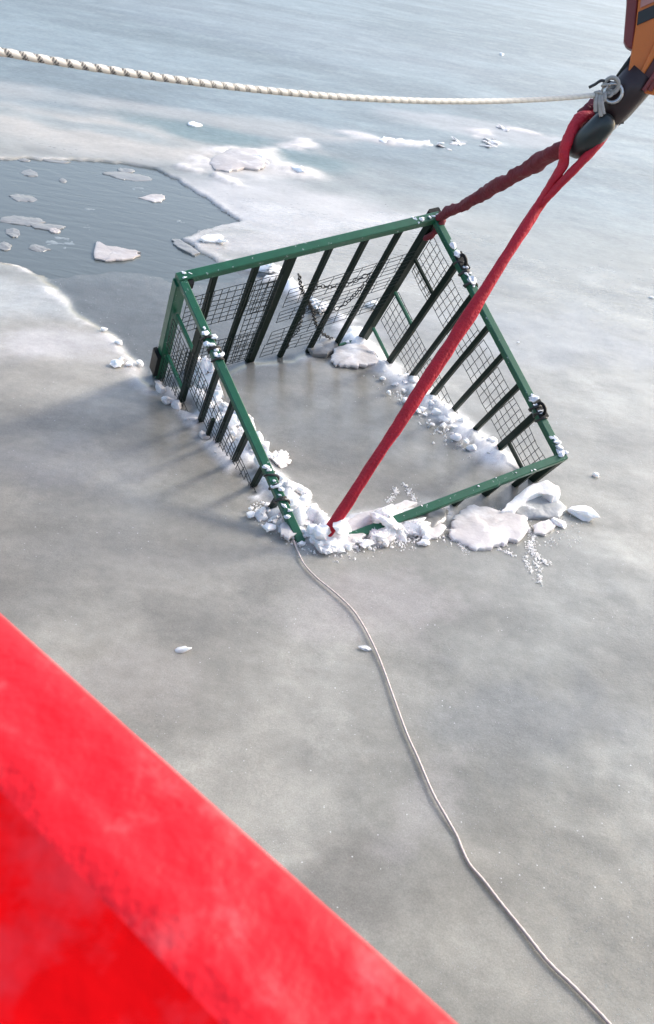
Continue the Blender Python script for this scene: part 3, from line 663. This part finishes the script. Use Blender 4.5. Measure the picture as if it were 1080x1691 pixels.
frost_run(10, cw, lambda: random.uniform(1.66, 1.8), .012, .026, 'frost crust on the front right corner of the cage', 'frost on the front right corner')
frost_run(12, lambda: random.uniform(1.62, 1.81), c0, .009, .018, 'thin frost crust on the back right corner of the cage', 'frost on the back right corner')
frost_run(9, c0, lambda: random.uniform(.35, .58), .012, .024, 'frost crust on the upper half of the left rail', 'frost on the upper left rail')
frost_run(10, c0, lambda: random.uniform(1.2, 1.6), .012, .026, 'frost crust on the lower half of the left rail', 'frost on the lower left rail')
frost_run(4, lambda: random.uniform(.0, .06), c0, .012, .02, 'bit of frost in the back left corner of the cage', 'frost in the back left corner')
frost_run(7, lambda: random.uniform(.75, 1.75), lambda: CL + random.gauss(0, .014), .003, .008, 'frost speck on the top of the front rail', 'frost specks on the front rail')

# the chain hanging on the back of the cage
NB = np.cross(EX, EZ)
cpos = FP((494, 455), O0 + NB * .05, EX, EZ)
chain = thing('chain', cpos, 'dark link chain hanging in loops on the back mesh of the cage', 'chain')
LK = MB(); LK.torus((0, 0, 0), (1, 0, 0), (0, 1, 0), .0135, .0038, 12, 5, st=1.5)
lme = bpy.data.meshes.new('link'); lme.from_pydata([tuple(p) for p in LK.v], [], LK.f); lme.update(); lme.materials.append(M_chain)
def chain_run(px):
    pts = smooth_path([FP(q, O0 + NB * .05, EX, EZ) for q in px], 400); L = np.concatenate([[0], np.cumsum(np.linalg.norm(np.diff(pts, axis=0), axis=1))])
    s = 0; k = 0
    while s < L[-1]:
        i = np.searchsorted(L, s); i = min(i, len(pts) - 2); t = Vector(pts[i + 1] - pts[i]).normalized()
        q = t.to_track_quat('X', 'Z') @ Matrix.Rotation(math.pi / 2 * (k % 2) + .6, 3, 'X').to_quaternion()
        o = bpy.data.objects.new('link', lme); COL.objects.link(o); o.parent = chain; o.location = Vector(pts[i]) - chain.location
        o.rotation_mode = 'QUATERNION'; o.rotation_quaternion = q; s += .036; k += 1
chain_run([(494, 455), (498, 478), (507, 492), (512, 505), (500, 520), (492, 545), (478, 560), (474, 575)])
chain_run([(507, 492), (516, 515), (524, 540), (536, 553), (552, 561)])
chain_run([(610, 452), (590, 462), (570, 470), (548, 474), (522, 474), (507, 490)])
chain_run([(612, 458), (590, 482), (572, 500), (550, 512), (524, 516), (512, 506)])

# ------------------------------------------------------------------ crane hook block
HD = 5.22
hk = D((965, 225), HD)
IR, IU = RW[:, 0], -RW[:, 1]; IW = -ray((1000, 170))
SC = HD / F / 1.0
kx = np.cross(IU, IW); kx /= np.linalg.norm(kx); ky = np.cross(IW, kx)
def HP(px, off=0.0):                    # point of the hook's own plane, set off towards the viewer side by off metres
    v = ray(px); n = IW; c = D((1000, 170), HD); return CP + v * (((c - CP) @ n) / (v @ n)) + n * off
block = thing('hook_block', HP((1000, 180)), 'orange crane hook block with black hook at the upper right', 'crane hook')
def plate(name, px, t0, t1, m_, part=None):
    f, b = [HP(q, t1) for q in px], [HP(q, t0) for q in px]
    mb = MB().prism(f, b); o = mb.obj(name, m_, block) if part is None else sub(name, mb.v, mb.f, m_, part, block)
    bv = o.modifiers.new('bevel', 'BEVEL'); bv.width = .008; bv.segments = 2; bv.limit_method = 'ANGLE'
    return o
body = plate('block_body', [(1053, 8), (1049, 45), (1043, 84), (1037, 118), (1035, 136), (1042, 146), (1056, 150), (1066, 155), (1170, 172), (1190, -60), (1060, -60)], -.10, .07, M_orange)
plate('side_plate', [(1036, -60), (1035, 5), (1030, 68), (1034, 78), (1045, 84), (1049, 45), (1053, 5), (1056, -60)], -.13, .05, M_cheek)
plate('black_band', [(1053, 22), (1170, -30), (1170, -8), (1090, 27), (1051, 44)], .071, .077, M_stripe, body)
plate('upper_plate', [(1056, 16), (1060, -20), (1150, -45), (1150, -26)], .071, .079, mat('faded_pink_paint', (.45, .2, .17), .5, var=.2), body)
plate('shaded_opening_plate', [(1096, 62), (1080, 95), (1056, 134), (1060, 142), (1150, 160), (1150, 62)], .071, .076, M_dkred, body)  # raised plate; the darkness of the recess is put into its colour
plate('opening_rim', [(1092, 48), (1076, 80), (1052, 128), (1046, 140), (1053, 140), (1060, 128), (1082, 92), (1100, 60)], .0715, .088, M_orange, body)
for q in [((1062, 150), (1090, 110)), ((1072, 150), (1096, 95))]:
    MB().tube([HP(q[0], .085), HP(((q[0][0] + q[1][0]) / 2, (q[0][1] + q[1][1]) / 2), .095), HP(q[1], .085)], .012, 8).obj('sheave_wire', M_cheek, block)
sh = MB().tube([HP((1062, 122)), HP((1040, 148)), HP((1015, 178)), HP((1003, 193))], [.098, .098, .094, .080], 20, up=IW, ell=.9).obj('hook_shank', mat('dark_brown_black_steel', (.03, .014, .014), .45, var=.4), block, smooth=True)
MB().tube([HP((1012, 168)), HP((1022, 192)), HP((1020, 204))], .03, 10).obj('latch_pivot', M_black, block, smooth=True)
MB().tube([HP((1024, 132)), HP((1040, 112)), HP((1052, 96))], [.03, .035, .035], 10).obj('tension_link', M_black, block, smooth=True)
# the J of the hook: down behind, round the bowl and up in front
jp = smooth_path([HP((1004, 190), -.03), HP((985, 196), -.09), HP((962, 214), -.13), HP((950, 238), -.09), HP((957, 243), .0), HP((974, 228), .06), HP((996, 204), .08), HP((1004, 192), .06)], 40)
jr = np.interp(np.linspace(0, 1, 40), [0, .3, .55, .7, .9, 1], [.05, .05, .055, .068, .058, .02])
MB().tube(jp, jr, 16, up=IW).obj('hook', mat('dark_green_black_steel', (.02, .026, .025), .35, var=.4, vscale=15), block, smooth=True)
MB().torus(HP((1004, 198), .03), kx, ky, .05, .009, 16, 6).obj('hook_ring', M_steel, block)

# ------------------------------------------------------------------ slings
def lumpf(seed, amt, fr):
    from mathutils import noise as N
    return lambda i, a: 1 + amt * N.noise(Vector((math.cos(a) * .8 + seed, math.sin(a) * .8, i * fr))) + amt * .6 * N.noise(Vector((math.cos(a) * 2, math.sin(a) * 2 + seed, i * fr * 2.7)))
FLc = cg(.02, CL, .02); low = G((532, 893), .02)
top = HP((893, 335), .02)
s1 = thing('red_sling', low, 'bright red round sling from the crane hook down to the sunken corner', 'sling')
ps = smooth_path([low - (top - low) * .02, low + (top - low) * .25 - np.array([0, 0, .012]), low + (top - low) * .5 - np.array([0, 0, .02]), low + (top - low) * .75 - np.array([0, 0, .012]), top, top + (HP((912, 308), .02) - top)], 130)
rad = np.interp(np.linspace(0, 1, 130), [0, .04, .5, .9, 1], [.033, .039, .041, .039, .034])
MB().tube(ps, rad * .93, 28, up=IW, ell=.74, twist=np.linspace(.2, 3.6, 130) + .35 * np.sin(np.linspace(0, 21, 130)), lump=(lambda f_: lambda i, a: f_(i, a) * (1 - .13 * max(0, math.cos(3 * a + .05 * i)) ** 4))(lumpf(3, .16, .12))).obj('lower_strand', M_red, s1, smooth=True)
pa = smooth_path([HP((892, 338), .02), HP((910, 304), .03), HP((930, 272), .04), HP((933, 246), .05), HP((944, 216), .03), HP((962, 192), -.02), HP((985, 188), -.09)], 60)
MB().tube(pa, .036, 12, up=IW, ell=.6, twist=np.linspace(0, 1.4, 60), lump=lumpf(9, .22, .2)).obj('loop_strand', M_red, s1, smooth=True)
pb = smooth_path([HP((894, 336), .03), HP((928, 300), .06), HP((964, 263), .07), HP((990, 234), .06), HP((1006, 211), .04), HP((1013, 197), -.03), HP((1008, 188), -.10)], 60)
rb2 = np.interp(np.linspace(0, 1, 60), [0, .2, .5, .8, 1], [.035, .044, .046, .034, .03])
MB().tube(pb, rb2, 12, up=IW, ell=.5, twist=np.linspace(.3, -.4, 60), lump=lumpf(14, .16, .2)).obj('loop_strand', M_red, s1, smooth=True)
e2 = cg(CW + .02, -.01, .02)
s2 = thing('maroon_sling', e2, 'dark maroon bunched sling from the crane hook to the back right corner', 'sling')
tp = HP((940, 236), -.03)
pm = smooth_path([e2, e2 + (tp - e2) * .3 - np.array([0, 0, .015]), e2 + (tp - e2) * .65 - np.array([0, 0, .012]), tp, HP((955, 206), -.05), HP((972, 184), -.10), HP((995, 178), -.14)], 150)
MB().tube(pm, np.interp(np.linspace(0, 1, 150), [0, .1, .75, 1], [.034, .038, .045, .05]), 14, up=IW, ell=.8, twist=np.linspace(0, 5, 150), lump=lumpf(23, .45, .16)).obj('sling_body', M_maroon, s2, smooth=True)
lp = smooth_path([cg(CW - .02, .04, .16), cg(CW + .0, .06, .06), cg(CW + .02, .05, -.03), e2, cg(CW + .03, -.05, .06), cg(CW - .01, -.05, .13)], 50)
MB().tube(lp, .03, 10, up=IW, ell=.7, lump=lumpf(31, .3, .3)).obj('choker_loop', M_maroon, s2, smooth=True)

# ------------------------------------------------------------------ white tag line
def rope_colour_mesh(name, pts, r, parent, lay=.048):
    n = 14; mb = MB(); m = len(pts); L = np.concatenate([[0], np.cumsum(np.linalg.norm(np.diff(pts, axis=0), axis=1))])
    mb.tube(pts, r, n, lump=lambda i, a: 1 + .045 * math.cos(2 * math.pi * L[i] / lay - a) + .03 * math.cos(6 * math.pi * L[i] / lay + 4 * a))
    o = mb.obj(name, None, parent, smooth=True); me = o.data
    ca = me.attributes.new('fleck', 'FLOAT_COLOR', 'POINT'); cols = np.ones((len(me.vertices), 4)); base_ = np.array([.74, .68, .58])
    for i in range(m):
        for k in range(n):
            a = 2 * math.pi * k / n
            c = base_ * 1.0
            ph = (L[i] / lay - k / n) % 1.0; ph2 = (L[i] / (lay * .22) + k / n * 4) % 1.0
            if .30 < ph < .72: f_ = min(1, max(.12, 1.5 * i / m - .25)); c = np.array([.03, .03, .035]) * f_ + base_ * (1 - f_) if ph2 < .6 else base_ * (1 - .22 * f_)
            cols[i * n + k, :3] = c
    ca.data.foreach_set('color', cols.ravel())
    mt = bpy.data.materials.new('flecked_white_rope'); mt.use_nodes = True; b = mt.node_tree.nodes['Principled BSDF']; b.inputs['Roughness'].default_value = .75
    at = mt.node_tree.nodes.new('ShaderNodeAttribute'); at.attribute_name = 'fleck'; mt.node_tree.links.new(at.outputs['Color'], b.inputs['Base Color']); me.materials.append(mt)
    return o
ra = HP((985, 157), .10); rz_ = D((-40, 78), 3.05)
tl = thing('tag_line', ra, 'white rope with dark flecks stretched from the hook block to the left', 'rope')
def sag_path(a, b, sag, n):
    t = np.linspace(0, 1, n)[:, None]; p = a * (1 - t) + b * t; p[:, 2] -= (sag * 4 * t * (1 - t))[:, 0]; return p
rope_colour_mesh('rope', sag_path(ra, rz_, .075, 1300), .0115, tl)
kc = HP((1002, 150), .11)
kn = MB()
for k in range(6):
    a = .5 + k * .55; e1 = kx * math.cos(a * .4) + IW * math.sin(a * .4); e2_ = ky * math.cos(k * .5) + IW * math.sin(k * .5) * .8
    kn.torus(kc + kx * random.uniform(-.045, .045) + ky * random.uniform(-.02, .03) + IW * random.uniform(-.01, .03), e1 / np.linalg.norm(e1), e2_ / np.linalg.norm(e2_), random.uniform(.02, .036), .009, 18, 6)
kn.obj('knot', M_oldrope, tl, smooth=True)
for k, (x0, x1, y1) in enumerate([(983, 984, 184), (989, 993, 192), (993, 997, 188)]):
    MB().tube(smooth_path([HP((x0 + 4, 155), .12), HP((x0 + 1, 168), .135), HP((x1, y1), .13)], 16), .010, 8, lump=lumpf(k, .3, .5)).obj('rope_tail', M_oldrope, tl, smooth=True)
MB().tube(smooth_path([HP((973, 145), .12), HP((983, 140), .12), HP((993, 134), .12), HP((1004, 136), .11), HP((1016, 138), .10)], 20), .007, 6).obj('wire_hook', M_chain, tl, smooth=True)
MB().torus(HP((1012, 154), .12), kx, ky, .042, .009, 18, 6).obj('shackle_ring', M_steel, tl, smooth=True)

# ------------------------------------------------------------------ thin pale cord from the cage to the deck
ck = [(477, 868), (484, 890), (500, 928), (523, 954), (550, 976), (578, 1002), (597, 1028), (617, 1066), (632, 1102), (655, 1166), (672, 1212), (690, 1252), (714, 1308), (735, 1346), (754, 1380), (763, 1402), (776, 1428), (800, 1456), (826, 1490), (865, 1538), (905, 1588), (950, 1632), (1000, 1684), (1030, 1720)]
cpts = [G(q, .010 + .0 * k) for k, q in enumerate(ck)]
cord = mesh_obj('pale_cord', *(lambda mb: (mb.v, mb.f))(MB().tube(smooth_path(cpts, 260), np.linspace(.0042, .0068, 260), 8, lump=lambda i, a: 1 + .1 * math.sin(i * 1.9 + 2 * a))), M_line, loc=cpts[0], smooth=True)
tag(cord, 'thin pale cord running from the sunken cage corner over the near ice', 'cord')

# ------------------------------------------------------------------ the ship's red bulwark in the foreground
ZR = 2.30
A_, B_ = G((-60, 945), ZR), G((836, 1742), ZR)
dr = B_ - A_; dr /= np.linalg.norm(dr); inn = np.array([-dr[1], dr[0], 0.0])
if inn @ (CP - A_) < 0: inn = -inn
UPV = np.array([0, 0, 1.0])
A2, B2 = A_ - dr * 2.5, B_ + dr * 2.0
ship = thing('ship_bulwark', (A_ + B_) / 2 * np.array([1, 1, 0]), 'bright red painted bulwark of the vessel in the near corner', 'ship rail')
def profile(name, prof, m_, nlen=140, wob=0.0, seed=0):
    V = []; n = len(prof); Ls = np.linalg.norm(B2 - A2)
    from mathutils import noise as N
    for i in range(nlen):
        p = A2 + (B2 - A2) * i / (nlen - 1)
        for k, (a, b) in enumerate(prof):
            s_ = i / (nlen - 1) * Ls
            d1 = wob * N.fractal(Vector((s_ * 6, a * 14 + seed, b * 14)), .7, 2, 3)
            V.append(p + inn * (a + d1 * .6) + UPV * (b + d1))
    Fc = [(i * n + k, i * n + k + 1, (i + 1) * n + k + 1, (i + 1) * n + k) for i in range(nlen - 1) for k in range(n - 1)]
    return mesh_obj(name, V, Fc, m_, ship, smooth=True)
cap = [(.004, -.10), (-.004, -.05), (-.002, -.02), (.004, -.006), (.012, 0), (.03, .002), (.05, .002), (.068, .002), (.080, .003), (.088, .0048), (.096, .0052), (.105, .0036), (.114, .0006), (.122, -.002)]
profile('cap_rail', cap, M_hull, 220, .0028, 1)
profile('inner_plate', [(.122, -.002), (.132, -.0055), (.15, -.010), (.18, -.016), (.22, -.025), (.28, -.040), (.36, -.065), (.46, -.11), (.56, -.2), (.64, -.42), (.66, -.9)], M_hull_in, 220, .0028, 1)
profile('hull_side', [(.016, -ZR - .1), (.016, -1.2), (.016, -.6), (.016, -.09)], mat('unseen_hull_black', (.02, .02, .022), .5, var=.3), 60, .0, 9)  # unseen hull side, coloured black to keep red bounce light off the snow
